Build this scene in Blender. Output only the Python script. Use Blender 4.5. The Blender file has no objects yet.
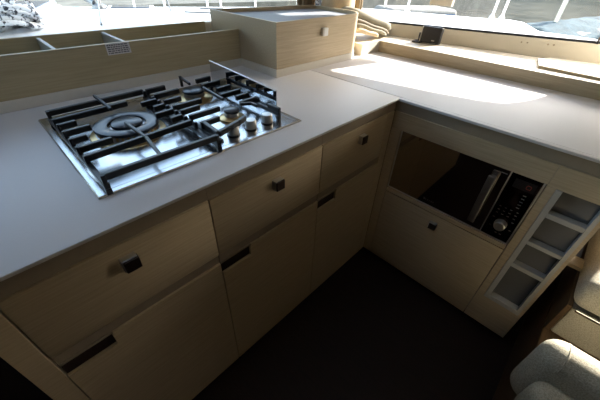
import bpy, bmesh, math, random
from mathutils import Vector, Matrix
random.seed(4)
PI = math.pi
scn = bpy.context.scene
C = bpy.data.collections.new('galley'); scn.collection.children.link(C)

# ------------------------------------------------------------ materials
def nt(name):
    m = bpy.data.materials.new(name); m.use_nodes = True
    t = m.node_tree; b = t.nodes['Principled BSDF']
    return m, t, b
def noise(t, scale, stretch=(1,1,1), detail=4, rough=.55):
    tc = t.nodes.new('ShaderNodeTexCoord'); mp = t.nodes.new('ShaderNodeMapping'); mp.inputs['Scale'].default_value = stretch
    n = t.nodes.new('ShaderNodeTexNoise'); n.inputs['Scale'].default_value = scale; n.inputs['Detail'].default_value = detail; n.inputs['Roughness'].default_value = rough
    t.links.new(tc.outputs['Object'], mp.inputs['Vector']); t.links.new(mp.outputs['Vector'], n.inputs['Vector'])
    return n
def ramp(t, fac, stops):
    r = t.nodes.new('ShaderNodeValToRGB'); e = r.color_ramp.elements
    e[0].position, e[0].color = stops[0][0], (*stops[0][1], 1); e[1].position, e[1].color = stops[1][0], (*stops[1][1], 1)
    for p, c in stops[2:]:
        k = e.new(p); k.color = (*c, 1)
    t.links.new(fac, r.inputs['Fac']); return r
def bump(t, b, h, strength=.2, dist=.001):
    k = t.nodes.new('ShaderNodeBump'); k.inputs['Strength'].default_value = strength; k.inputs['Distance'].default_value = dist
    t.links.new(h, k.inputs['Height']); t.links.new(k.outputs['Normal'], b.inputs['Normal'])
def plain(name, col, rough=.5, metal=0, spec=.5, var=.06, scale=30, bmp=0):
    m, t, b = nt(name)
    n = noise(t, scale)
    r = ramp(t, n.outputs['Fac'], [(.3, tuple(c*(1-var) for c in col)), (.7, tuple(min(1, c*(1+var)) for c in col))])
    t.links.new(r.outputs['Color'], b.inputs['Base Color'])
    b.inputs['Roughness'].default_value = rough; b.inputs['Metallic'].default_value = metal
    b.inputs['Specular IOR Level'].default_value = spec
    if bmp: bump(t, b, n.outputs['Fac'], bmp)
    return m
def wood(name, axis, a, c, rough=.45):
    st = [60, 60, 60]; st[axis] = 2.2
    m, t, b = nt(name)
    n = noise(t, 3.2, st, 5, .6)
    r = ramp(t, n.outputs['Fac'], [(.28, a), (.72, c)])
    t.links.new(r.outputs['Color'], b.inputs['Base Color'])
    b.inputs['Roughness'].default_value = rough; b.inputs['Specular IOR Level'].default_value = .35
    bump(t, b, n.outputs['Fac'], .12, .0006)
    return m
OA, OB = (.41, .322, .205), (.54, .435, .29)
wx = wood('oak_laminate_grain_x', 0, OA, OB)
wy = wood('oak_laminate_grain_y', 1, OA, OB)
wxp = wood('oak_panel_behind_hob', 0, (.40, .325, .19), (.50, .415, .255))
brown = wood('dark_brown_timber', 0, (.075, .045, .022), (.14, .085, .042), .5)
wenge = wood('wenge_floor', 1, (.006, .0026, .002), (.017, .007, .005), .7)
solid = plain('solid_surface_counter', (.66, .64, .63), .5, 0, .3, var=.012, scale=200)
uplight = plain('pale_upstand', (.62, .58, .50), .45, var=.02, scale=60)
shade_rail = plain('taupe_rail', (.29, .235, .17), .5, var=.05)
cream = plain('cream_laminate', (.78, .70, .56), .5, var=.02)
coam = plain('beige_vinyl_coaming', (.58, .53, .43), .6, var=.03, scale=12)
lidgrey = plain('blue_grey_lid', (.27, .29, .33), .6, var=.04, scale=40)
bronze = plain('dark_bronze', (.045, .028, .022), .35, .6)
chrome = plain('chrome', (.75, .75, .76), .18, 1, var=.02)
satin = plain('satin_nickel', (.62, .60, .57), .38, 1, var=.03)
ptiron = plain('black_cast_iron', (.012, .012, .013), .42, 0, .5, bmp=.15, scale=400)
enamel = plain('black_enamel_cap', (.02, .023, .03), .3, 0, .6)
brass = plain('brass_burner_ring', (.62, .45, .22), .3, 1)
alu = plain('cast_aluminium', (.55, .55, .56), .4, 1, bmp=.1, scale=200)
blackgl = plain('black_microwave_glass', (.46, .41, .38), .03, 1, var=.01)
panelgl = plain('black_panel_glass', (.045, .04, .038), .05, 1, var=.01)
blackpl = plain('black_plastic', (.012, .011, .012), .35)
white = plain('white_plastic', (.75, .75, .74), .4, var=.02)
rackw = plain('satin_grey_rack_rail', (.42, .41, .38), .4, var=.03)
rackin = plain('smoky_grey_rack_lining', (.13, .13, .13), .25, var=.08, scale=6)
gel = plain('white_gelcoat', (.86, .86, .85), .35, var=.015, scale=5)
darkgl = plain('dark_blue_hatch_glass', (.05, .08, .13), .12)
seal = plain('black_rubber_seal', (.012, .014, .022), .4)
rubber = plain('grey_deck_metal', (.22, .22, .22), .4, .5)
headl = plain('ivory_headlining', (.62, .56, .47), .8, var=.03)
paper = plain('white_paper_sticker', (.70, .68, .68), .6, var=.02)
ink = plain('grey_print', (.10, .10, .12), .6)
printw = plain('pale_grey_print', (.20, .19, .18), .5)
redled = plain('dull_red_digit', (.45, .08, .06), .4)
curt = plain('beige_curtain_cloth', (.62, .50, .34), .85, var=.06, bmp=.3, scale=120)
curtd = plain('dark_brown_curtain_cloth', (.16, .115, .07), .9, var=.15, bmp=.3, scale=60)
blind = plain('ivory_folded_blind', (.27, .25, .19), .8, var=.06, scale=20, bmp=.2)
blindd = plain('taupe_blind_lining', (.22, .18, .13), .8, var=.08)
ropem, _t, _b = nt('white_rope_painted_gaps')
_n = noise(_t, 42, (1, 1, 1), 2)
_r = ramp(_t, _n.outputs['Fac'], [(.40, (.03, .032, .04)), (.46, (.80, .80, .79))]); _t.links.new(_r.outputs['Color'], _b.inputs['Base Color']); _b.inputs['Roughness'].default_value = .8  # dark noise stands in for shade in the gaps between rope turns
tarp = plain('light_blue_tarpaulin', (.085, .145, .17), .9, var=.3, scale=4)
canvas = plain('cream_canvas', (.17, .155, .13), .8, var=.2, scale=3)
def weave():
    m, t, b = nt('linen_upholstery')
    n1 = noise(t, 14, (1, 1, 60)); n2 = noise(t, 260)
    r = ramp(t, n2.outputs['Fac'], [(.35, (.38, .34, .25)), (.65, (.60, .55, .42))])
    t.links.new(r.outputs['Color'], b.inputs['Base Color']); b.inputs['Roughness'].default_value = .9
    bump(t, b, n2.outputs['Fac'], .5, .002); return m
linen = weave()
def steel():
    m, t, b = nt('brushed_stainless_steel')
    n = noise(t, 6, (120, 3, 3), 4)
    r = ramp(t, n.outputs['Fac'], [(.3, (.52, .53, .54)), (.7, (.58, .59, .60))])
    t.links.new(r.outputs['Color'], b.inputs['Base Color']); b.inputs['Metallic'].default_value = 1
    r2 = ramp(t, n.outputs['Fac'], [(.3, (.20,)*3), (.7, (.25,)*3)]); t.links.new(r2.outputs['Color'], b.inputs['Roughness'])
    return m
steelm = steel()
mirror = plain('mirror_steel', (.62, .63, .66), .05, 1, var=.01)
def glass():
    m = bpy.data.materials.new('window_glass'); m.use_nodes = True; t = m.node_tree; t.nodes.clear()
    o = t.nodes.new('ShaderNodeOutputMaterial'); mx = t.nodes.new('ShaderNodeMixShader'); tr = t.nodes.new('ShaderNodeBsdfTransparent'); g = t.nodes.new('ShaderNodeBsdfGlossy')
    tr.inputs['Color'].default_value = (.93, .95, .95, 1); g.inputs['Roughness'].default_value = .02
    f = t.nodes.new('ShaderNodeFresnel'); f.inputs['IOR'].default_value = 1.35
    t.links.new(f.outputs[0], mx.inputs[0]); t.links.new(tr.outputs[0], mx.inputs[1]); t.links.new(g.outputs[0], mx.inputs[2]); t.links.new(mx.outputs[0], o.inputs[0])
    return m
glassm = glass()
def water():
    m, t, b = nt('harbour_water')
    n = noise(t, .5, (1, 2.2, 1), 6, .7)
    r = ramp(t, n.outputs['Fac'], [(.38, (.04, .037, .032)), (.62, (.13, .12, .10))])
    t.links.new(r.outputs['Color'], b.inputs['Base Color']); b.inputs['Roughness'].default_value = .12
    n2 = noise(t, 2.5, (1, 2, 1), 4); bump(t, b, n2.outputs['Fac'], .25, .05); return m
waterm = water()

# ------------------------------------------------------------ helpers
def wloc(o):
    v = Vector((0, 0, 0))
    while o: v += o.location; o = o.parent
    return v
def obj(name, bm, m, parent=None, smooth=False, label=None, origin=None):
    me = bpy.data.meshes.new(name)
    bmesh.ops.recalc_face_normals(bm, faces=bm.faces[:])
    org = wloc(parent) if parent else Vector(origin or (0, 0, 0))
    bm.transform(Matrix.Translation(-org)); bm.to_mesh(me); bm.free()
    for mm in (m if isinstance(m, (list, tuple)) else [m]): me.materials.append(mm)
    if smooth:
        for p in me.polygons: p.use_smooth = True
        if smooth != 'all':
            try: me.set_sharp_from_angle(angle=math.radians(35))
            except Exception: pass
    o = bpy.data.objects.new(name, me); C.objects.link(o)
    if parent: o.parent = parent
    else: o.location = org
    if label: o['label'] = label
    return o
def thing(name, label, cat, loc=(0, 0, 0), group=None):
    o = bpy.data.objects.new(name, None); C.objects.link(o); o.location = loc; o.empty_display_size = .05
    o['label'] = label; o['category'] = cat
    if group: o['group'] = group
    return o
def tag(o, label, cat, group=None):
    o['label'] = label; o['category'] = cat
    if group: o['group'] = group
    return o
def struct(name, bm, m, parent=None, smooth=False):
    o = obj(name, bm, m, parent, smooth)
    if not parent: o['kind'] = 'structure'
    return o
def B(): return bmesh.new()
def box(bm, x0, x1, y0, y1, z0, z1, bev=0, seg=2, mi=0):
    r = bmesh.ops.create_cube(bm, size=1); vs = r['verts']
    for v in vs:
        v.co = Vector(((x0+x1)/2+v.co.x*(x1-x0), (y0+y1)/2+v.co.y*(y1-y0), (z0+z1)/2+v.co.z*(z1-z0)))
    fs = set(f for v in vs for f in v.link_faces)
    if bev:
        es = list(set(e for v in vs for e in v.link_edges))
        rr = bmesh.ops.bevel(bm, geom=es, offset=bev, segments=seg, affect='EDGES', profile=.5)
        fs = set(rr['faces']) | set(f for f in fs if f.is_valid)
    for f in fs:
        if f.is_valid: f.material_index = mi
    return bm
def bx(*a, **k): return box(B(), *a, **k)
def prism(bm, pts, z0, z1, axis=2):
    """extrude polygon pts (2-D) along axis between z0 and z1"""
    def mk(p, h):
        if axis == 2: return (p[0], p[1], h)
        if axis == 1: return (p[0], h, p[1])
        return (h, p[0], p[1])
    a = [bm.verts.new(mk(p, z0)) for p in pts]; b = [bm.verts.new(mk(p, z1)) for p in pts]
    bm.faces.new(a); bm.faces.new(b[::-1]); n = len(pts)
    for i in range(n): bm.faces.new((a[i], a[(i+1) % n], b[(i+1) % n], b[i]))
    return bm
def lathe(bm, prof, cx, cy, seg=40, cz=0):
    rings = []
    for r, z in prof:
        rings.append([bm.verts.new((cx+r*math.cos(2*PI*k/seg), cy+r*math.sin(2*PI*k/seg), cz+z)) for k in range(seg)] if r > 1e-6 else [bm.verts.new((cx, cy, cz+z))])
    for a, b in zip(rings, rings[1:]):
        for k in range(seg):
            l = (k+1) % seg
            if len(a) == 1 and len(b) == 1: continue
            if len(a) == 1: bm.faces.new((a[0], b[k], b[l]))
            elif len(b) == 1: bm.faces.new((a[k], b[0], a[l]))
            else: bm.faces.new((a[k], b[k], b[l], a[l]))
    return bm
def tube(bm, pts, r, seg=8, flat=1.0):
    pts = [Vector(p) for p in pts]; n = len(pts); rings = []
    rr = r if isinstance(r, (list, tuple)) else [r]*n
    for i, p in enumerate(pts):
        d = (pts[min(i+1, n-1)]-pts[max(i-1, 0)]).normalized()
        up = Vector((0, 0, 1)) if abs(d.z) < .9 else Vector((1, 0, 0))
        s = d.cross(up).normalized(); u = s.cross(d).normalized()
        rings.append([bm.verts.new(p+(s*math.cos(2*PI*k/seg)+u*math.sin(2*PI*k/seg)*flat)*rr[i]) for k in range(seg)])
    for a, b in zip(rings, rings[1:]):
        for k in range(seg): bm.faces.new((a[k], a[(k+1) % seg], b[(k+1) % seg], b[k]))
    bm.faces.new(rings[0][::-1]); bm.faces.new(rings[-1]); return bm
def bar(bm, p, q, w, h, bev=.0015):
    """rectangular bar, top centreline p->q, width w, height h"""
    p, q = Vector(p), Vector(q); d = q-p; L = d.length; d.normalize()
    s = d.cross(Vector((0, 0, 1))).normalized()*w/2; u = s.cross(d).normalized()
    if u.z < 0: u = -u
    vs = []
    for e in (p, q):
        for a, b in ((-1, -h), (1, -h), (1, 0), (-1, 0)): vs.append(bm.verts.new(e+s*a+u*b))
    F = [(0, 1, 2, 3), (7, 6, 5, 4), (0, 4, 5, 1), (1, 5, 6, 2), (2, 6, 7, 3), (3, 7, 4, 0)]
    fs = [bm.faces.new([vs[i] for i in f]) for f in F]
    if bev:
        es = list(set(e for f in fs for e in f.edges))
        bmesh.ops.bevel(bm, geom=es, offset=bev, segments=1, affect='EDGES')
    return bm

# ------------------------------------------------------------ the setting
CT = .92           # counter top height
FX = .008          # cabinet face plane
struct('floor', bx(-3.0, .9, -3.0, .8, -.05, 0), wenge)
bm = B(); SX0, SX1, SY0, SY1 = -1.35, -.55, -.05, .60
box(bm, -3.1, SX0, -3.1, 1.2, 2.0, 2.06); box(bm, SX1, .95, -3.1, 1.2, 2.0, 2.06); box(bm, SX0, SX1, -3.1, SY0, 2.0, 2.06); box(bm, SX0, SX1, SY1, 1.2, 2.0, 2.06)
struct('ceiling', bm, headl)
# left wall: low wall, header and posts round a long window
bm = B(); box(bm, -3.1, -3.0, -3.1, 1.2, 0, 2.0)
wallm = plain('warm_oak_wall_lining', (.24, .18, .115), .5, var=.05, scale=4)
struct('wall_left', bm, wallm)
# rear wall with a doorway to the cockpit
bm = B(); box(bm, -3.0, -1.9, -3.1, -3.0, 0, 2.0); box(bm, -.9, .95, -3.1, -3.0, 0, 2.0); box(bm, -1.9, -.9, -3.1, -3.0, 1.85, 2.0)
struct('wall_rear', bm, wallm)
# front wall: below the organiser tray and header over the long window
bm = B(); box(bm, -3.0, .45, 1.07, 1.12, 0, 1.06); box(bm, -3.0, 1.0, 1.07, 1.12, 1.80, 2.0); box(bm, -3.0, -1.75, 1.07, 1.12, 1.06, 1.80)
struct('wall_front', bm, headl)
# right wall under the window
prR = [(.72, 1.12), (.855, .60), (.875, .50), (.955, .04), (1.06, -.50), (1.12, -.9), (1.13, -1.0)]
def rib(bm, pts_lo, pts_hi, th=.03):
    """wall strip between two polylines, thickened outward (+x)"""
    n = len(pts_lo); A = [[bm.verts.new(Vector(p)+Vector((o, 0, 0))) for p in L] for o in (0, th) for L in (pts_lo, pts_hi)]
    l0, h0, l1, h1 = A
    for i in range(n-1):
        bm.faces.new((l0[i], l0[i+1], h0[i+1], h0[i])); bm.faces.new((l1[i], h1[i], h1[i+1], l1[i+1]))
        bm.faces.new((h0[i], h0[i+1], h1[i+1], h1[i])); bm.faces.new((l0[i], l1[i], l1[i+1], l0[i+1]))
    bm.faces.new((l0[0], h0[0], h1[0], l1[0])); bm.faces.new((l0[-1], l1[-1], h1[-1], h0[-1]))
    return bm
def sealz(y): return 1.048+(.575-y)*.024 if y > -.46 else 1.073
lo = [(x, y, .0) for x, y in prR]; mid = [(x, y, .9805) for x, y in prR]
hi = [(x+.028, y, sealz(y)-.004) for x, y in prR]
struct('wall_right', rib(B(), lo, mid), brown)
struct('wall_right_low', rib(B(), [(1.131, -1.0005, 0), (1.2, -1.7, 0), (1.2, -3.1, 0)], [(1.131, -1.0005, .80), (1.2, -1.7, .80), (1.2, -3.1, .80)]), brown)  # out of view, kept low so sun reaches the bench
o = tag(obj('window_coaming', rib(B(), mid, hi), coam), 'beige padded coaming strip running under the right window above the ledge', 'panel')
# screw caps, pairs, on the coaming
for (y, z) in ((-.139, 1.040), (-.166, 1.041), (-.257, 1.045), (-.282, 1.046)):
    x = .955+(.04-y)*.1944+.022; b = B(); lathe(b, [(0, -.004), (.0042, -.004), (.0042, 0), (.003, .0012), (0, .0012)], 0, 0, 14)
    b.transform(Matrix.Translation((x-.003, y, z-.004)) @ Matrix.Rotation(-PI/2, 4, 'Y'))
    obj('screw_cap', b, shade_rail, o)
# unseen header above the window; lower edge cut to shape the sun patches
hd = [(-1.75, 2.0), (1.12, 2.0), (1.12, 1.42), (.66, 1.42), (.635, 1.50), (.60, 1.56), (.52, 1.56), (.50, 1.43), (.39, 1.43), (.37, 1.40), (.365, 1.17), (.24, 1.17), (.232, 1.345),
      (.20, 1.357), (0, 1.335), (-.25, 1.305), (-.42, 1.275), (-.475, 1.25), (-.495, 1.20), (-.50, 1.10), (-1.01, 1.10), (-1.075, 1.21), (-1.10, 1.30), (-1.16, 1.34), (-1.55, 1.34), (-1.62, 1.30), (-1.64, 1.10), (-1.75, 1.10)]
struct('wall_right_sun_shaper', prism(B(), hd, .87, .90, 0), headl)
bm = B(); box(bm, .87, 1.25, -3.1, -1.75, .81, 2.0); struct('wall_right_rear', bm, headl)
w1 = struct('window_1', rib(B(), [(p[0]+.012, p[1], p[2]-.004) for p in hi], [(p[0]+.012, p[1], p[2]+.011) for p in hi], .018), seal)
gb = B(); L = [Vector((p[0]+.02, p[1], p[2]+.004)) for p in hi[1:]]; H = [Vector((.905, p[1], 1.5)) for p in hi[1:]]
va = [gb.verts.new(p) for p in L]; vb = [gb.verts.new(p) for p in H]
for i in range(5): gb.faces.new((va[i], va[i+1], vb[i+1], vb[i]))
obj('glass', gb, glassm, w1)
obj('glazing_bar', tube(B(), [(1.075, -.445, 1.07), (.905, -.435, 1.42)], .005), seal, w1)
# front window
w2 = struct('window_2', bx(-1.745, .5, 1.075, 1.115, 1.06, 1.068), headl)
obj('glass', bx(-1.745, .9, 1.093, 1.097, 1.068, 1.80), glassm, w2)
# added unseen roof opening, lets in sky light to brighten the left counter
bm = B(); box(bm, SX0, SX0+.03, SY0, SY1, 2.0, 2.07); box(bm, SX1-.03, SX1, SY0, SY1, 2.0, 2.07); box(bm, SX0+.03, SX1-.03, SY0, SY0+.03, 2.0, 2.07); box(bm, SX0+.03, SX1-.03, SY1-.03, SY1, 2.0, 2.07)
w3 = struct('added_roof_light', bm, gel)
obj('glass', bx(SX0+.031, SX1-.031, SY0+.031, SY1-.031, 2.04, 2.046), glassm, w3)
# doorway
d1 = struct('door_1', prism(B(), [(-1.9, 0), (-1.9, 1.85), (-.9, 1.85), (-.9, 0), (-.94, 0), (-.94, 1.81), (-1.86, 1.81), (-1.86, 0)], -3.02, -2.98, 1), satin)
obj('added_door_leaf', bx(-1.859, -.941, -3.015, -2.985, .005, 1.809), brown, d1)  # closed leaf out of view, added to cut light from behind
# sofa plinth / step
struct('trim_1', bx(-.62, 1.0, -1.75, -.79, 0, .30, .004), brown)

# ------------------------------------------------------------ work surfaces
bm = bx(-1.40, .0192, 0, .764, CT-.009, CT, .0025)
tag(obj('worktop', bm, solid, smooth=True), 'off-white solid worktop carrying the gas hob, left arm of the L', 'worktop')
bm = B(); prism(bm, [(.0208, -.748), (.654, -.748), (.654, .519), (.47, .519), (.47, .764), (.0208, .764)], CT-.009, CT)
bm2 = bm; es = [e for e in bm.edges if all(abs(v.co.z-CT) < 1e-4 for v in e.verts)]
bmesh.ops.bevel(bm, geom=es, offset=.0015, segments=2, affect='EDGES')
# front overhang strip between x=0 and the joint belongs to this slab
box(bm, 0, .0208, -.748, -.0008, CT-.009, CT, .0008)
tag(obj('worktop', bm, solid, smooth=True), 'off-white solid worktop with bright sun patches, above the microwave', 'worktop')
# window ledge (cream top, oak front)
bm = B(); prism(bm, [(.656, -.98), (1.122, -.98), (1.115, -.9), (1.056, -.5), (.951, .04), (.871, .50), (.850, .60), (.735, 1.035), (.4745, 1.035), (.4745, .521), (.656, .521)], .900, .980)
for f in bm.faces:
    f.normal_update(); c = f.calc_center_median()
    if abs(c.x-.656) < .002: f.material_index = 1
    elif abs(c.y-.521) < .002: f.material_index = 2
o = obj('window_ledge', bm, [cream, wy, uplight]); tag(o, 'cream topped ledge with oak front edge under the right window', 'ledge')
# raised flat cover on the ledge, its edge is oak
bm = B(); prism(bm, [(.735, -.30), (.90, -.262), (.985, -.30), (1.055, -.62), (1.09, -.95), (.70, -.95), (.72, -.52)], .980, .992)
for f in bm.faces:
    f.normal_update()
    if abs(f.normal.z) < .5: f.material_index = 1
tag(obj('ledge_cover', bm, [cream, wy]), 'flat raised cream cover with oak edge on the right ledge', 'cover')
# upstand behind hob and round the box
bm = B(); box(bm, -1.40, -.198, .762, .80, CT, .953, .0015)
struct('trim_2', bm, uplight)
bm = B(); prism(bm, [(-.1975, .80), (-.1975, .5035)]+[(.330+.1435*math.cos(-PI/2+k*PI/16), .647+.1435*math.sin(-PI/2+k*PI/16)) for k in range(9)]+[(.4735, .80)], CT, .953)
struct('trim_3', bm, uplight)

# ------------------------------------------------------------ organiser tray
t = thing('organiser_tray', 'long oak divided tray behind the hob, below the front window', 'tray', (-.8, .9, .953))
obj('front_panel', bx(-1.40, -.1945, .766, .780, .9535, 1.080, .001), wxp, t)
obj('back_panel', bx(-1.40, -.205, 1.040, 1.054, .9535, 1.080, .001), wxp, t)
obj('tray_base', bx(-1.40, -.205, .781, 1.039, .9535, .965), wxp, t)
for x in (-.690, -.912, -1.14):
    obj('divider', bx(x-.006, x+.006, .7805, 1.0395, .9655, 1.075, .0015), rackw, t, label='pale grey divider')
obj('end_panel', bx(-1.414, -1.4005, .766, 1.054, .9535, 1.08, .001), wxp, t)
# sticker on the tray front
s = thing('sticker', 'small white printed sticker folded over the tray front', 'sticker', (-.728, .7655, 1.06))
obj('paper', bx(-.769, -.688, .7648, .7657, 1.043, 1.0808), paper, s)
pb = B()
for r in range(5):
    z = 1.0745-r*.0064; x = -.765
    while x < -.694:
        w = random.uniform(.004, .011); box(pb, x, min(x+w, -.692), .7643, .7648, z-.0018, z+.0018); x += w+.0022
obj('print', pb, ink, s)

# ------------------------------------------------------------ storage box
t = thing('storage_box', 'oak storage box with recessed grey lid in the worktop corner', 'box', (.1, .75, .953))
def rr_outline(inset, rad):
    x0, x1, y0 = -.192+inset, .47-inset, .507+inset; r = rad; P = [(x0, 1.0-inset), (x0, y0)]
    for k in range(9):
        a = -PI/2+k*PI/16; P.append((x1-r+r*math.cos(a), y0+r+r*math.sin(a)))
    P.append((x1, .885-inset)); P.append((x1-.03, .915-inset)); return P
out, inn = rr_outline(0, .14), rr_outline(.012, .128)
bm = B(); n = len(out)
oz0 = [bm.verts.new((*p, .9535)) for p in out]; oz1 = [bm.verts.new((*p, 1.137)) for p in out]
iz0 = [bm.verts.new((*p, .9535)) for p in inn]; iz1 = [bm.verts.new((*p, 1.137)) for p in inn]
for i in range(n):
    j = (i+1) % n
    bm.faces.new((oz0[i], oz0[j], oz1[j], oz1[i])); bm.faces.new((iz0[i], iz1[i], iz1[j], iz0[j]))
    bm.faces.new((oz1[i], oz1[j], iz1[j], iz1[i])); bm.faces.new((oz0[i], iz0[i], iz0[j], oz0[j]))
obj('body', bm, wx, t, smooth=True)
obj('lid', prism(B(), rr_outline(.0125, .1275), 1.105, 1.120), lidgrey, t, label='recessed blue-grey lid')
k = obj('push_knob', bx(.093, .124, .489, .507, 1.061, 1.096, .004), white, t, label='square white push latch')
obj('latch_plate', bx(.089, .094, .492, .507, 1.063, 1.094), satin, k)

# ------------------------------------------------------------ base cabinets, left run
def sq_knob_y(x, z, y, parent, s=.0155):
    k = obj('knob', bx(x-s, x+s, y-.020, y-.004, z-s, z+s, .002), bronze, parent, label='square dark bronze knob')
    obj('knob_base', bx(x-s-.0025, x+s-.002, y-.0155, y, z-s+.002, z+s+.003, .001), satin, k)
def carcass(bm, x0, x1, y0, y1, z0, z1): box(bm, x0, x1, y0, y1, z0, z1)
ZR, ZG, ZD, ZB = .8667, .673, .637, .056
desc = ['left end below the hob front corner', 'middle cabinet below the hob knobs', 'next to the inner corner by the microwave']
cols = [(-1.2585, -.8606), (-.8592, -.4426), (-.4412, -.046)]
kx = [-1.060, -.643, -.217]
for i, (x0, x1) in enumerate(cols):
    t = thing('base_cabinet', ('oak drawer and door cabinet, '+desc[i]), 'cabinet', ((x0+x1)/2, .3, 0), 'oak base cabinets under the hob side')
    bm = B(); box(bm, x0-.0004, x1+.0004, .030, .72, ZB, CT-.0095)
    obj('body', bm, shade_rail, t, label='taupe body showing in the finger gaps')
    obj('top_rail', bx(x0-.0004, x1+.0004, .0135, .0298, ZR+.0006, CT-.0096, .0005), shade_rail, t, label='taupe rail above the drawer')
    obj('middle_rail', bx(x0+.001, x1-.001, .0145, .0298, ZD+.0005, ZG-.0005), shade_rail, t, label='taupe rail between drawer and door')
    d = obj('drawer', bx(x0+.0009, x1-.0009, FX, .0295, ZG, ZR, .0012), wx, t, smooth=True)
    sq_knob_y(kx[i], .816, FX, d)
    nx0, nx1, nz = x0+.004, x0+.104, .592
    bm = prism(B(), [(x0+.0009, ZB), (x1-.0009, ZB), (x1-.0009, ZD), (nx1+.004, ZD), (nx1, nz+.036), (nx1, nz), (x0+.0009, nz)], FX, .0285, 1)
    dr = obj('door', bm, wx, t)
    b = B(); box(b, x0+.0012, nx1-.0005, .0155, .0284, nz+.0005, .629, .0008)
    obj('finger_pull', b, bronze, dr, label='dark recessed finger pull')
    box_lip = B(); box(box_lip, x0+.0012, nx1+.002, .0125, .0284, .6295, ZD-.0005, .0012)
    obj('pull_lip', box_lip, shade_rail, dr)
t = thing('end_panel', 'plain oak end panel closing the left end of the hob cabinets', 'panel', (-1.281, .3, 0))
obj('board', bx(-1.302, -1.2602, FX, .72, ZB, ZR+.0, .0012), wx, t)
t = thing('corner_filler', 'narrow oak corner strip between hob cabinets and microwave unit', 'panel', (-.02, .02, 0))
obj('strip', bx(-.0446, FX-.0008, FX, .030, ZB, ZR, .0008), wx, t)
obj('strip_side', bx(-.0446+.036, .006, .031, .05, .0005, ZR), wx, t)
# toe kick
struct('trim_4', bx(-1.30, .06, .060, .09, 0, ZB-.001), wenge)
struct('trim_5', bx(.060, .09, -.732, .05, 0, ZB-.001), brown)
# recessed rail below the worktop on the right run
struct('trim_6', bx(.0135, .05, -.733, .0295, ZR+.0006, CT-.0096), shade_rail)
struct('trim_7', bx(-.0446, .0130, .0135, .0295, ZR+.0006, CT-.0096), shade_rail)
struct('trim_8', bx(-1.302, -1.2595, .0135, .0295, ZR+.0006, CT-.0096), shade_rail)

# ------------------------------------------------------------ right run: microwave unit
t = thing('microwave_cabinet', 'oak housing unit around the microwave with one door below', 'cabinet', (.3, -.3, 0))
MY0, MY1, MB, MT = -.0375, -.5620, .510, .793
bm = B()
box(bm, FX, .0295, -.5635, FX-.0008, MT+.001, ZR, .0008)       # fascia above
box(bm, FX, .0295, MY0+.0012, FX-.0008, ZB, MT, .0008)           # left stile
obj('fascia', bm, wy, t)
bm = B(); box(bm, FX+.0005, .38, MY1+.0012, MY0-.0002, MB-.0235, MB-.003, .003)
obj('niche_shelf', bm, wy, t)
bm = B(); box(bm, .44, .46, MY1, MY0, ZB, ZR); box(bm, .032, .44, MY0+.0005, MY0+.015, ZB, ZR); box(bm, .032, .44, MY1-.0006, MY1-.014, ZB, ZR)
obj('body', bm, shade_rail, t)
d = obj('door', bx(FX, .0285, MY1+.0010, MY0-.0004, ZB, .4835, .0012), wy, t, smooth=True)
k = obj('knob', bx(FX-.020, FX-.003, -.309, -.279, .4185, .4475, .002), bronze, d, label='square dark bronze knob')
obj('knob_base', bx(FX-.016, FX, -.307, -.2765, .421, .4505, .001), satin, k)
# microwave
t = thing('microwave', 'black glass built-in microwave oven in the oak unit', 'microwave', (.2, -.30, .5075))
obj('body', bx(.040, .40, MY1+.008, MY0-.008, MB-.0025+.0005, MT-.004), blackpl, t)
fr = B()
x0, x1 = .012, .039
box(fr, x0, x1, MY0-.006, MY0-.001, MB-.001, MT-.001, .001); box(fr, x0, x1, MY1+.0016, MY1+.006, MB-.001, MT-.001, .001)
box(fr, x0, x1, MY1+.0062, MY0-.0062, MB-.001, MB+.004, .001)
obj('trim_frame', fr, satin, t, label='thin steel frame')
dr = obj('door', bx(.0135, .038, -.4585, MY0-.0065, MB+.0045, MT-.0015, .001), blackgl, t, label='mirror black glass door')
hb = B(); box(hb, -.018, -.006, -.430, -.404, .552, .764, .004); box(hb, -.0065, .014, -.424, -.410, .560, .575); box(hb, -.0065, .014, -.424, -.410, .742, .757)
obj('handle', hb, plain('dull_steel', (.34, .32, .30), .45, 1), dr, label='satin steel bar handle')
b = B()
for j, w in enumerate((.009, .004, .005, .004, .006, .004)):
    y = -.213-j*.0085; box(b, .0128, .0134, y-w*.7, y, .5335+.0*j, .5395 if j else .543)
obj('maker_mark', b, printw, dr)
obj('top_mark', bx(.0128, .0134, -.452, -.432, .7755, .7785), printw, dr)
cp = obj('control_panel', bx(.0135, .038, MY1+.0068, -.4620, MB+.0045, MT-.0015, .001), panelgl, t)
obj('panel_edge', bx(.0125, .038, -.4618, -.4587, MB+.0045, MT-.0015), satin, t)
obj('display', bx(.0122, .0134, -.545, -.480, .742, .776), blackpl, cp)
b = B()
for (a0, a1, c0, c1) in ((-.532, -.520, .7635, .7655), (-.532, -.520, .7505, .7525), (-.5335, -.5315, .7525, .7635), (-.5205, -.5185, .7525, .7635)): box(b, .0112, .0121, a0, a1, c0, c1)
obj('digit', b, redled, cp, label='dull red zero on the display')
def mark(y, z, w=.007): obj('button_mark', bx(.0128, .0134, y-w, y, z, z+.0025), printw, cp)
for r in range(5): mark(-.523, .722-r*.013, .010)
for r in range(3):
    for y in (-.476, -.494, -.512, -.533): mark(y, .652-r*.015)
for y, z in ((-.474, .600), (-.536, .605), (-.476, .560), (-.541, .570), (-.505, .538), (-.520, .538)): mark(y, z)
b = B(); lathe(b, [(0, 0), (.021, 0), (.021, .006), (.0185, .022), (.016, .024), (0, .024)], 0, 0, 32); b.transform(Matrix.Translation((.0134, -.509, .583)) @ Matrix.Rotation(-PI/2, 4, 'Y'))
obj('dial', b, satin, cp, smooth=True, label='round satin steel dial')

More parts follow.
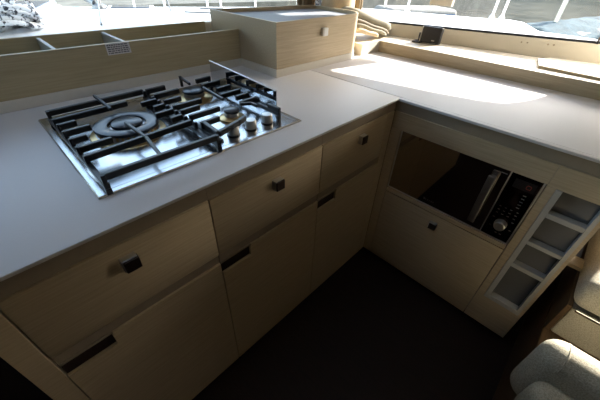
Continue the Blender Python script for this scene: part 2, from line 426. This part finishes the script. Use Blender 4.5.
# rack column
t = thing('rack_cabinet', 'narrow oak end cabinet with an open four-bay grey rack', 'cabinet', (.3, -.65, 0))
RY0, RY1, RZ0, RZ1 = -.590, -.7245, .222, .790
YE = -.735
bm = B(); box(bm, FX, .0285, YE, -.5645, RZ1, ZR, .0008); box(bm, FX, .0285, RY0, -.5645, RZ0, RZ1-.0003); box(bm, FX, .0285, YE, RY1, RZ0, RZ1-.0003); box(bm, FX, .0285, YE, -.5645, ZB, RZ0-.0003, .0008)
obj('face_frame', bm, wy, t)
obj('side_panel', bx(.0290, .60, YE, -.7262, ZB, CT-.0095), wx, t)
rk = B()
def cell_bars():
    box(rk, .004, .25, RY0-.018, RY0-.0006, RZ0+.0006, RZ1-.0006, .0012)
    box(rk, .004, .25, RY1+.0006, RY1+.013, RZ0+.0006, RZ1-.0006, .0012)
    for z0, z1 in ((RZ0+.0006, .244), (.434, .452), (.556, .572), (.684, .702)): box(rk, .0045, .25, RY1+.0131, RY0-.0181, z0, z1, .0012)
cell_bars()
r = obj('rack_frame', rk, rackw, t, label='pale grey rack frame')
ln = B(); box(ln, .034, .044, RY1+.0135, RY0-.0185, .245, .433); box(ln, .034, .044, RY1+.0135, RY0-.0185, .4525, .5555); box(ln, .034, .044, RY1+.0135, RY0-.0185, .5725, .6835); box(ln, .034, .044, RY1+.0135, RY0-.0185, .7025, RZ1-.001)
obj('bay_lining', ln, rackin, r, label='smoky grey back of the bays')

# ------------------------------------------------------------ gas hob
HX0, HX1, HY0, HY1 = -1.054, -.448, .102, .628
HZ = .926
t = thing('gas_hob', 'stainless steel gas hob with three burners and black grates', 'hob', (-.75, .36, CT))
bm = B(); pl = [(HX0, HY0), (HX1, HY0), (HX1, HY1), (HX0, HY1)]
def ringz(ins, z): return [bm.verts.new((HX0+ins if p[0] == HX0 else HX1-ins, HY0+ins if p[1] == HY0 else HY1-ins, z)) for p in pl]
rs = [ringz(0, CT+.0003), ringz(0, CT+.003), ringz(.003, HZ), ringz(.016, HZ), ringz(.022, HZ-.0025)]
for a, b in zip(rs, rs[1:]):
    for i in range(4): bm.faces.new((a[i], a[(i+1) % 4], b[(i+1) % 4], b[i]))
bm.faces.new(rs[0][::-1]); bm.faces.new(rs[-1])
obj('plate', bm, steelm, t)
HP = HZ-.0025
def burner(x, y, kind):
    if kind == 'wok':
        b = obj('burner', lathe(B(), [(0, 0), (.088, 0), (.090, .004), (.080, .009), (.078, .018), (.034, .020), (0, .020)], x, y, 56, HP), alu, t, smooth=True, label='large triple-ring burner')
        obj('brass_ring', lathe(B(), [(.082, .001), (.100, .001), (.098, .005), (.084, .008), (.082, .001)], x, y, 56, HP), brass, b, smooth=True)
        obj('outer_cap', lathe(B(), [(.050, .0205), (.080, .0205), (.0845, .024), (.083, .029), (.074, .0315), (.056, .0315), (.050, .029), (.050, .0205)], x, y, 56, HP), enamel, b, smooth=True)
        obj('burner_cap', lathe(B(), [(0, .0205), (.037, .0205), (.041, .025), (.040, .031), (.035, .034), (0, .0345)], x, y, 48, HP), enamel, b, smooth=True)
        gd = B()
        for k in range(36):
            a = 2*PI*k/36; m = Matrix.Translation((x, y, HP)) @ Matrix.Rotation(a, 4, 'Z')
            q = B(); box(q, .072, .0805, -.003, .003, .0095, .0195); q.transform(m); me = bpy.data.meshes.new('q'); q.to_mesh(me); q.free(); gd.from_mesh(me); bpy.data.meshes.remove(me)
        obj('flame_slots', gd, brass, b)
    else:
        r = .037 if kind == 'mid' else .0245
        b = obj('burner', lathe(B(), [(0, 0), (r*1.25, 0), (r*1.2, .004), (r*.95, .008), (r*.92, .022), (0, .022)], x, y, 40, HP), alu, t, smooth=True)
        obj('brass_ring', lathe(B(), [(r*1.0, .003), (r*1.75, .0005), (r*1.7, .005), (r*1.15, .011), (r*1.0, .011)], x, y, 40, HP), brass, b, smooth=True)
        obj('burner_cap', lathe(B(), [(0, .0225), (r*.98, .0225), (r*1.05, .0255), (r*1.02, .030), (r*.88, .0325), (0, .033)], x, y, 40, HP), enamel, b, smooth=True)
burner(-.885, .372, 'wok'); burner(-.603, .500, 'mid'); burner(-.606, .262, 'small')
for x in (-.672, -.608, -.543):
    k = obj('control_knob', lathe(B(), [(0, .003), (.0165, .003), (.0178, .006), (.0168, .026), (.0150, .029), (0, .0295)], x, .162, 32, HP), satin, t, smooth=True, label='round steel control knob')
    obj('knob_skirt', lathe(B(), [(0, 0), (.0195, 0), (.019, .003), (0, .003)], x, .162, 32, HP), blackpl, k)
GZ = .970
def foot(bm, x, y): box(bm, x-.006, x+.006, y-.006, y+.006, HP+.0005, GZ-.0325, .0015)
# left (wok) grate
g = B(); W, H = .0115, .016
bar(g, (-1.030, .100, GZ-.020), (-1.030, .555, GZ-.020), .012, .012); bar(g, (-.757, .100, GZ-.020), (-.757, .555, GZ-.020), .012, .012)
bar(g, (-1.034, .112, GZ), (-.753, .112, GZ), W, H); bar(g, (-1.030, .215, GZ), (-.757, .238, GZ), W, H)
bar(g, (-1.034, .552, GZ), (-.753, .566, GZ), W, H); bar(g, (-1.030, .478, GZ), (-.835, .492, GZ), W, H)
for x in (-1.030, -.757):
    for y0 in (.108, .215, .27, .325, .38, .435, .478, .545): box(g, x-.0045, x+.0045, y0-.0045, y0+.0045, GZ-.030, GZ, .001)
for y, l in ((.268, .075), (.325, .035), (.380, .060), (.433, .040)): bar(g, (-1.030, y, GZ), (-1.030+l, y+.003, GZ), W, H)
for y, l in ((.29, .035), (.345, .055), (.40, .035), (.455, .05)): bar(g, (-.757, y, GZ), (-.757-l, y-.003, GZ), W, H)
bar(g, (-.893, .595, GZ+.006), (-.892, .455, GZ+.003), .008, .010); bar(g, (-.897, .335, GZ+.003), (-.893, .215, GZ+.003), .008, .010); bar(g, (-.893, .215, GZ+.003), (-.905, .112, GZ), .008, .010)
bar(g, (-.893, .57, GZ), (-.893, .57001, GZ-.03), .008, .008, 0) if False else None
for x, y in ((-1.030, .106), (-1.030, .549), (-.757, .106), (-.757, .549)): foot(g, x, y)
obj('pan_support', g, ptiron, t, label='left cast iron pan support over the large burner')
# right grate
g = B(); xl, xr = -.742, -.500
bar(g, (xl, .112, GZ-.020), (xl, .560, GZ-.020), .012, .012); bar(g, (xr, .150, GZ-.020), (xr, .560, GZ-.020), .012, .012)
for y, l in ((.558, .065), (.495, .085), (.425, .055), (.365, .095), (.318, .060), (.268, .100), (.205, .058)):
    bar(g, (xl, y, GZ), (xl+l, y+.005, GZ), W, H); box(g, xl-.0045, xl+.0045, y-.0045, y+.0045, GZ-.030, GZ, .001)
for y, l in ((.558, .060), (.495, .075), (.425, .055), (.365, .080), (.318, .050), (.268, .070)):
    bar(g, (xr, y, GZ), (xr-l, y-.005, GZ), W, H); box(g, xr-.0045, xr+.0045, y-.0045, y+.0045, GZ-.030, GZ, .001)
bar(g, (xl, .125, GZ), (-.66, .150, GZ), W, H); bar(g, (-.66, .150, GZ), (-.625, .165, GZ), W, H)
bar(g, (xl, .125, GZ), (xl+.005, .205, GZ), W, H)
bar(g, (xr, .150, GZ-.006), (xr, .205, GZ-.006), W, H)
bar(g, (-.600, .592, GZ+.010), (-.602, .520, GZ+.004), .008, .010); bar(g, (-.602, .585, GZ+.010), (-.602, .585+.0001, GZ-.02), .008, .012, 0) if False else None
box(g, -.606, -.598, .582, .592, HP+.02, GZ+.012, .001)
bar(g, (-.585, .460, GZ+.002), (-.597, .318, GZ+.002), .008, .010)
bar(g, (-.575, .255, GZ), (-.545, .235, GZ), .008, .010); bar(g, (-.545, .235, GZ), (-.545, .205, GZ), .008, .010)
for x, y in ((xl, .135), (xl, .552), (xr, .157), (xr, .552)): foot(g, x, y)
obj('pan_support', g, ptiron, t, label='right cast iron pan support over the two smaller burners')
sp = obj('splash_panel', prism(B(), [(.212, HZ+.0005), (.612, HZ+.0005), (.612, 1.0085), (.212, .9915)], -.4585, -.4555, 0), mirror, t, label='upright mirror steel splash panel')
obj('panel_rim', prism(B(), [(.211, .9917), (.613, 1.0087), (.613, 1.0110), (.211, .9940)], -.4600, -.4540, 0), satin, sp)

# ------------------------------------------------------------ speaker on the ledge
t = thing('desk_speaker', 'small black speaker on a stand on the window ledge', 'speaker', (.84, .30, .980))
def rotbox(bm_, ang, c): bm_.transform(Matrix.Translation(c) @ Matrix.Rotation(ang, 4, 'Z')); return bm_
c0 = Vector((.835, .290, .980)); A = math.radians(4)
b = box(B(), -.018, .018, -.056, .056, .004, .088, .003); b.transform(Matrix.Rotation(math.radians(6), 4, 'Y')); obj('cabinet', rotbox(b, A, c0), blackpl, t)
b = box(B(), -.0185-.002, -.0185, -.051, .051, .009, .084, .0006); b.transform(Matrix.Rotation(math.radians(6), 4, 'Y'))
gr = obj('grille', rotbox(b, A, c0), blackpl, t)
b = box(B(), -.0215, -.0206, -.030, -.012, .016, .021); b.transform(Matrix.Rotation(math.radians(6), 4, 'Y')); obj('badge', rotbox(b, A, c0), satin, gr)
b = box(B(), -.020, .018, .0562, .0595, .006, .086, .001); b.transform(Matrix.Rotation(math.radians(6), 4, 'Y')); obj('side_trim', rotbox(b, A, c0), satin, t)
b = box(B(), -.040, .025, .045, .095, .0003, .008, .002); obj('base', rotbox(b, A, c0), blackpl, t)
b = box(B(), .002, .014, .0596, .078, .006, .050, .002); obj('bracket', rotbox(b, A, c0), blackpl, t)

# ------------------------------------------------------------ curtains in the corner
def folded(cx, cy, r, z0, z1, n, amp, seed):
    rnd = random.Random(seed); bm = B(); N = 72; rows = 6; R = []
    for j in range(rows+1):
        z = z0+(z1-z0)*j/rows
        R.append([bm.verts.new((cx+(r+amp*math.sin(n*2*PI*k/N+.3*j))*math.cos(2*PI*k/N), cy+(r+amp*math.sin(n*2*PI*k/N+.3*j))*math.sin(2*PI*k/N), z)) for k in range(N)])
    for a, b in zip(R, R[1:]):
        for k in range(N): bm.faces.new((a[k], a[(k+1) % N], b[(k+1) % N], b[k]))
    bm.faces.new(R[0][::-1]); bm.faces.new(R[-1]); return bm
struct('trim_9', folded(.590, .815, .100, .981, 1.999, 0, 0, 1), curt, smooth='all')
tag(obj('curtain', folded(.470, .975, .050, .985, 1.99, 7, .008, 2), curtd, smooth='all', origin=(.470, .975, .985)), 'dark gathered curtain left of the beige corner pillar', 'curtain')
tag(obj('curtain', folded(.745, .800, .040, .985, 1.99, 6, .008, 3), plain('tan_curtain_cloth', (.26, .20, .12), .9, var=.1), smooth='all', origin=(.745, .800, .985)), 'tan gathered curtain right of the beige corner pillar', 'curtain')
# folded blind lying in the corner
t = thing('folded_blind', 'ivory folded fabric blind slumped in the corner beside the box', 'blind', (.70, .62, .981))
def slab(p, q, r, m, nm, lab=None):
    b = B(); p, q = Vector(p), Vector(q); d = (q-p).normalized(); N = 10; R_ = []
    side = Vector((-d.y, d.x, 0)).normalized(); up = d.cross(side).normalized()
    if up.z < 0: up = -up
    for k in range(N+1):
        u = k/N; c = p.lerp(q, u)+up*(.010*math.sin(PI*u)+.004*math.sin(9*u)); e = .55 if k in (0, N) else 1
        R_.append([b.verts.new(c+side*math.copysign(abs(math.cos(a))**.45, math.cos(a))*r*e+up*math.copysign(abs(math.sin(a))**.6, math.sin(a))*r*.42*e) for a in [2*PI*i/20+.01 for i in range(20)]])
    for a, c in zip(R_, R_[1:]):
        for i in range(20): b.faces.new((a[i], a[(i+1) % 20], c[(i+1) % 20], c[i]))
    b.faces.new(R_[0][::-1]); b.faces.new(R_[-1])
    return obj(nm, b, m, t, smooth='all', label=lab)
slab((.50, .70, 1.125), (.852, .60, 1.016), .060, blind, 'upper_fold')
slab((.50, .65, 1.085), (.80, .565, 1.000), .028, blindd, 'dark_fold', 'dark taupe lining fold')
slab((.51, .62, 1.062), (.755, .55, .997), .020, blind, 'middle_fold')
slab((.50, .595, 1.035), (.665, .555, .997), .026, curt, 'lower_fold', 'tan lower fold')

# ------------------------------------------------------------ sofas
def soft(name, x0, x1, y0, y1, z0, z1, r, parent, lab=None):
    b = B(); box(b, x0, x1, y0, y1, z0, z1, r, 6); return obj(name, b, linen, parent, smooth='all', label=lab)
t = thing('sofa', 'beige linen sofa back with rolled sunlit top at the lower right', 'sofa', (-.45, -1.1, .301))
soft('backrest', -.400, -.300, -1.72, -.742, .301, .562, .0495, t)
soft('back_cushion', -.475, -.385, -1.70, -.768, .310, .480, .044, t)
soft('seat_cushion', -.60, -.48, -1.70, -.84, .302, .40, .04, t)
b = tube(B(), [(-.350+.0500*math.cos(a), -.792, .512+.0500*math.sin(a)) for a in [PI*k/16 for k in range(17)]], .002)
obj('piping', b, linen, t, smooth='all')
t = thing('bench_sofa', 'beige linen bench cushion with chrome trim by the rack cabinet', 'sofa', (.4, -1.2, .301))
soft('seat_cushion', -.070, .95, -1.70, -.790, .46, .575, .035, t)
obj('seat_base', bx(-.058, .95, -1.69, -.808, .301, .445, .01), linen, t)
obj('side_board', bx(-.061, .95, -.807, -.792, .301, .455, .002), brown, t, label='dark brown timber side board')
obj('chrome_trim', bx(-.070, -.059, -1.68, -.815, .446, .458, .003), chrome, t, label='bright chrome trim strip')
obj('foot_cleat', bx(-.02, .02, -.8049, -.765, .40, .42, .002), wy, t) if False else None
tag(obj('wooden_batten', bx(.09, .15, -.7895, -.7362, .490, .505, .001), wy, origin=(.12, -.76, .49)), 'short pale wooden batten between rack cabinet and bench', 'batten')

# ------------------------------------------------------------ outside: own foredeck
DZ = 1.03
dk = [(-4.5, 4.3), (-1.5, 2.95), (0, 2.17), (.37, 1.99), (1.55, 1.44), (1.74, 1.03), (1.97, .42), (2.12, .22), (2.05, .10), (1.62, -.10), (1.60, -.60), (1.62, -3.0), (1.32, -3.0), (1.32, -.4), (1.0, .4), (.98, 1.0), (.95, 1.14), (-4.5, 1.14)]
bm = B(); prism(bm, dk, DZ-.9, DZ)
struct('floor_foredeck', bm, gel)
def hatch(name, c, L, Wd, ang, lab):
    t_ = thing(name, lab, 'hatch', (c[0], c[1], DZ))
    b = box(B(), -L/2, L/2, -Wd/2, Wd/2, .0003, .018, .004); b.transform(Matrix.Translation((c[0], c[1], DZ)) @ Matrix.Rotation(ang, 4, 'Z')); obj('frame', b, gel, t_)
    b = box(B(), -L/2+.03, L/2-.03, -Wd/2+.03, Wd/2-.03, .0183, .024, .002); b.transform(Matrix.Translation((c[0], c[1], DZ)) @ Matrix.Rotation(ang, 4, 'Z')); obj('pane', b, darkgl, t_, label='dark tinted pane')
hatch('deck_hatch', (-.18, 2.05), .30, .22, -.4, 'dark glass deck hatch near the grey deck fitting')
hatch('deck_hatch', (-.98, 2.55), .85, .42, -.4, 'large dark blue glass hatch behind the rope coil')
# rope coil
rnd = random.Random(7); bm = B()
for k in range(26):
    R0 = .06+.19*rnd.random(); z = DZ+.014+.23*rnd.random()*(1-(R0/.29)**2)
    tx, ty = rnd.uniform(-.9, .9), rnd.uniform(-.9, .9); cx, cy = -1.01+rnd.uniform(-.04, .04), 1.66+rnd.uniform(-.05, .05); ph = rnd.uniform(0, 6)
    pts = []
    for j in range(41):
        a = 2*PI*j/40+ph; x_, y_ = R0*math.cos(a), R0*1.1*math.sin(a)
        pts.append((cx+x_, cy+y_, max(DZ+.0135, z+.35*(tx*x_+ty*y_)+.010*math.sin(5*a))))
    tube(bm, pts, .0115, 7)
tag(obj('rope_coil', bm, ropem, smooth='all', origin=(-.87, 1.66, DZ)), 'heaped coil of white rope with shaded gaps painted in on the foredeck at far left', 'rope')
# deck fitting with leaning bar
t = thing('deck_fitting', 'grey metal fitting with a leaning bar on the white foredeck', 'fitting', (-.34, 2.22, DZ))
obj('bar', tube(B(), [(-.40, 2.62, DZ+.10), (-.345, 2.24, DZ+.03)], .022, 10), rubber, t)
obj('base', lathe(B(), [(0, 0), (.05, 0), (.045, .02), (.02, .03), (.018, .16), (0, .16)], -.33, 2.22, 20, DZ), rubber, t)
obj('stay', tube(B(), [(-.33, 2.20, DZ+.09), (-.555, 1.50, DZ+.006)], .006, 8), rubber, t)
tag(obj('deck_line', tube(B(), [(-.02, 1.78, DZ+.006), (.02, 2.0, DZ+.25), (.03, 2.03, DZ+.8)], .006, 8), rubber, origin=(-.02, 1.78, DZ)), 'thin dark line rising from the foredeck', 'line')
for k, (a, b_) in enumerate((((.06, 1.75), (.20, 1.60)), ((.25, 1.87), (.40, 1.78)))):
    tag(obj('deck_track', tube(B(), [(*a, DZ+.007), (*b_, DZ+.007)], .0055, 6), rubber, origin=(*a, DZ)), ['short grey track on the white deck, nearer the tray', 'short grey track on the white deck, by the far deck edge'][k], 'track')
# guard rail
t = thing('guard_rail', 'white guard rail along the far edge of the foredeck', 'railing', (.6, 1.9, DZ))
P0, P1, P2 = Vector((-.1, 2.20, DZ)), Vector((.37, 1.97, DZ)), Vector((1.50, 1.44, DZ))
for u in (0, .12, .30, .36, .52, .80, 1.0):
    p = P0.lerp(P2, u); obj('stanchion', tube(B(), [p, p+Vector((0, 0, .55))], .008, 8), gel, t)
for h in (.25, .50): obj('rail_wire', tube(B(), [P0+Vector((0, 0, h)), P2+Vector((0, 0, h))], .004, 6), gel, t)
for (x, y, lab) in ((1.76, .96, 'white stanchion post at the deck edge, left of the cream window blind reflection'), (2.02, .33, 'white stanchion post beside the right window, nearest the bow curve'), (2.07, .27, 'white stanchion post paired with its neighbour on the side deck')):
    lab = {1.76: 'single white stanchion post on the side deck beyond the speaker', 2.02: 'left post of the white stanchion pair on the side deck', 2.07: 'right post of the white stanchion pair on the side deck'}[x]
    tt = thing('stanchion', lab, 'post', (x, y, DZ), 'white stanchions on the side deck')
    obj('post', tube(B(), [(x, y, DZ), (x+.06, y+.0, DZ+.55)], .010, 8), gel, tt); obj('socket', lathe(B(), [(0, 0), (.025, 0), (.022, .012), (.013, .03), (0, .03)], x, y, 14, DZ), satin, tt)
# water, quay and moored boats
struct('ground_water', bx(-60, 90, -90, 90, -1.0, -.8), waterm)
quaym = plain('sandy_quay', (.11, .105, .085), .9, var=.35, scale=1.5)
struct('ground_quay', prism(B(), [(-8, 14.5), (30, 7.5), (30, 40), (-8, 40)], -.8, .0), quaym)
hullm = plain('weathered_hull', (.07, .067, .062), .4, var=.3, scale=1.2)
hillm = plain('scrub_hillside', (.16, .14, .10), .95, 0, .1, var=.4, scale=.12)
rnd = random.Random(3); bm = B(); NA, NR = 60, 6; G = []
for i in range(NA+1):
    a = math.radians(-75+200*i/NA); row = []
    ht = 15+3.5*math.sin(i*.31)+2*math.sin(i*.83+1)
    for j in range(NR+1):
        u = j/NR; r_ = 52+26*u+rnd.uniform(-1, 1); row.append(bm.verts.new((r_*math.cos(a), r_*math.sin(a), -.9+ht*math.sin(PI/2*u)+rnd.uniform(-.5, .5)*u)))
    G.append(row)
for i in range(NA):
    for j in range(NR): bm.faces.new((G[i][j], G[i+1][j], G[i+1][j+1], G[i][j+1]))
struct('ground_hillside', bm, hillm, smooth='all')
def boat(name, c, L, Wd, ang, lab, hz, cov):
    tt = thing(name, lab, 'boat', (c[0], c[1], -.8))
    M = Matrix.Translation((c[0], c[1], 0)) @ Matrix.Rotation(ang, 4, 'Z')
    N = 14; b = B(); up, dn = [], []
    for s in (1, -1):
        rng = range(N+1) if s == 1 else range(N-1, 0, -1)
        for k in rng:
            u = k/N; w = Wd/2*(1-max(0, (u-.45)/.55)**2.2)*s
            up.append(b.verts.new((-L/2+L*u, w, hz+.25*u*u))); dn.append(b.verts.new((-L/2+L*u*.95, w*.75, -.9)))
    n = len(up); b.faces.new(up)
    for i in range(n): b.faces.new((up[i], dn[i], dn[(i+1) % n], up[(i+1) % n]))
    b.transform(M); obj('hull', b, hullm, tt, smooth=True)
    b = box(B(), -L*.30, L*.12, -Wd*.30, Wd*.30, hz+.05, hz+.55, .15, 3); b.transform(M); obj('cabin', b, canvas, tt, smooth='all')
    b = box(B(), -L*.28, L*.10, -Wd*.31, Wd*.31, hz+.30, hz+.42, .02); b.transform(M); obj('cabin_window', b, darkgl, tt)
    if cov == 'tarp':
        b = B()
        G = 12
        V = [[b.verts.new((-L*.48+L*.85*i/G, -Wd*.36+Wd*.72*j/G, hz+.44+.22*math.sin(PI*j/G)+.03*math.sin(i*1.7+j))) for j in range(G+1)] for i in range(G+1)]
        for i in range(G):
            for j in range(G): b.faces.new((V[i][j], V[i+1][j], V[i+1][j+1], V[i][j+1]))
        bmesh.ops.solidify(b, geom=b.faces[:], thickness=.02); b.transform(M); obj('cockpit_cover', b, tarp, tt, smooth='all', label='light blue cockpit cover')
    b = tube(B(), [(L*.1, 0, hz+.3), (L*.1, 0, hz+6)], .05, 10); b.transform(M); obj('mast', b, satin, tt)
boat('moored_boat', (8.2, .55), 5.0, 2.0, math.radians(168), 'grey moored boat with light blue cover seen through the right window', -.1, 'tarp')
boat('moored_boat', (9.5, 5.2), 6.0, 2.1, math.radians(150), 'white moored boat beyond the side deck, above the black speaker', -.2, 'glass')
boat('moored_boat', (.2, 9.6), 6.0, 2.2, math.radians(-20), 'white moored boat glimpsed at the far left past the rope', -.2, 'glass')

# ------------------------------------------------------------ light
sun = bpy.data.lights.new('sun', 'SUN'); sun.energy = 12.5; sun.angle = math.radians(.6); sun.color = (1, .95, .87)
so = bpy.data.objects.new('sun', sun); C.objects.link(so); so.location = (6, -2, 6)
so.rotation_euler = Vector((-1, .27, -.54)).to_track_quat('-Z', 'Y').to_euler()
w = bpy.data.worlds.new('sky'); scn.world = w; w.use_nodes = True; t = w.node_tree
bg = t.nodes['Background']; sk = t.nodes.new('ShaderNodeTexSky'); sk.sky_type = 'NISHITA'; sk.sun_disc = False
sk.sun_elevation = math.radians(27.5); sk.sun_rotation = math.radians(105); sk.altitude = 0; sk.dust_density = .8
gm = t.nodes.new('ShaderNodeMix'); gm.data_type = 'RGBA'; gm.blend_type = 'MULTIPLY'; gm.inputs['Factor'].default_value = 1; gm.inputs['B'].default_value = (1.12, 1.0, .86, 1)
t.links.new(sk.outputs['Color'], gm.inputs['A']); t.links.new(gm.outputs['Result'], bg.inputs['Color']); bg.inputs['Strength'].default_value = .85

# ------------------------------------------------------------ camera
R = [[0.6989791830835084, -0.7142295929799847, 0.036113572622445855], [-0.41429536091027663, -0.4455766313055145, -0.7936125122266238], [0.5829129056249611, 0.5397569378776405, -0.6073507967474727]]
f, cx, cy = 299.863, 301.389, 194.379
cam = bpy.data.cameras.new('camera'); co = bpy.data.objects.new('camera', cam); C.objects.link(co)
M = Matrix(((R[0][0], -R[1][0], -R[2][0], -1.1187055), (R[0][1], -R[1][1], -R[2][1], -.533015), (R[0][2], -R[1][2], -R[2][2], 1.3262653), (0, 0, 0, 1)))
co.matrix_world = M
cam.sensor_width = 36; cam.lens = f*36/600; cam.shift_x = (300-cx)/600; cam.shift_y = (cy-200)/600; cam.clip_start = .02; cam.clip_end = 300
scn.camera = co
vs = scn.view_settings; vs.view_transform = 'Standard'; vs.look = 'None'; vs.gamma = 1; vs.use_curve_mapping = False; vs.exposure = 0.65
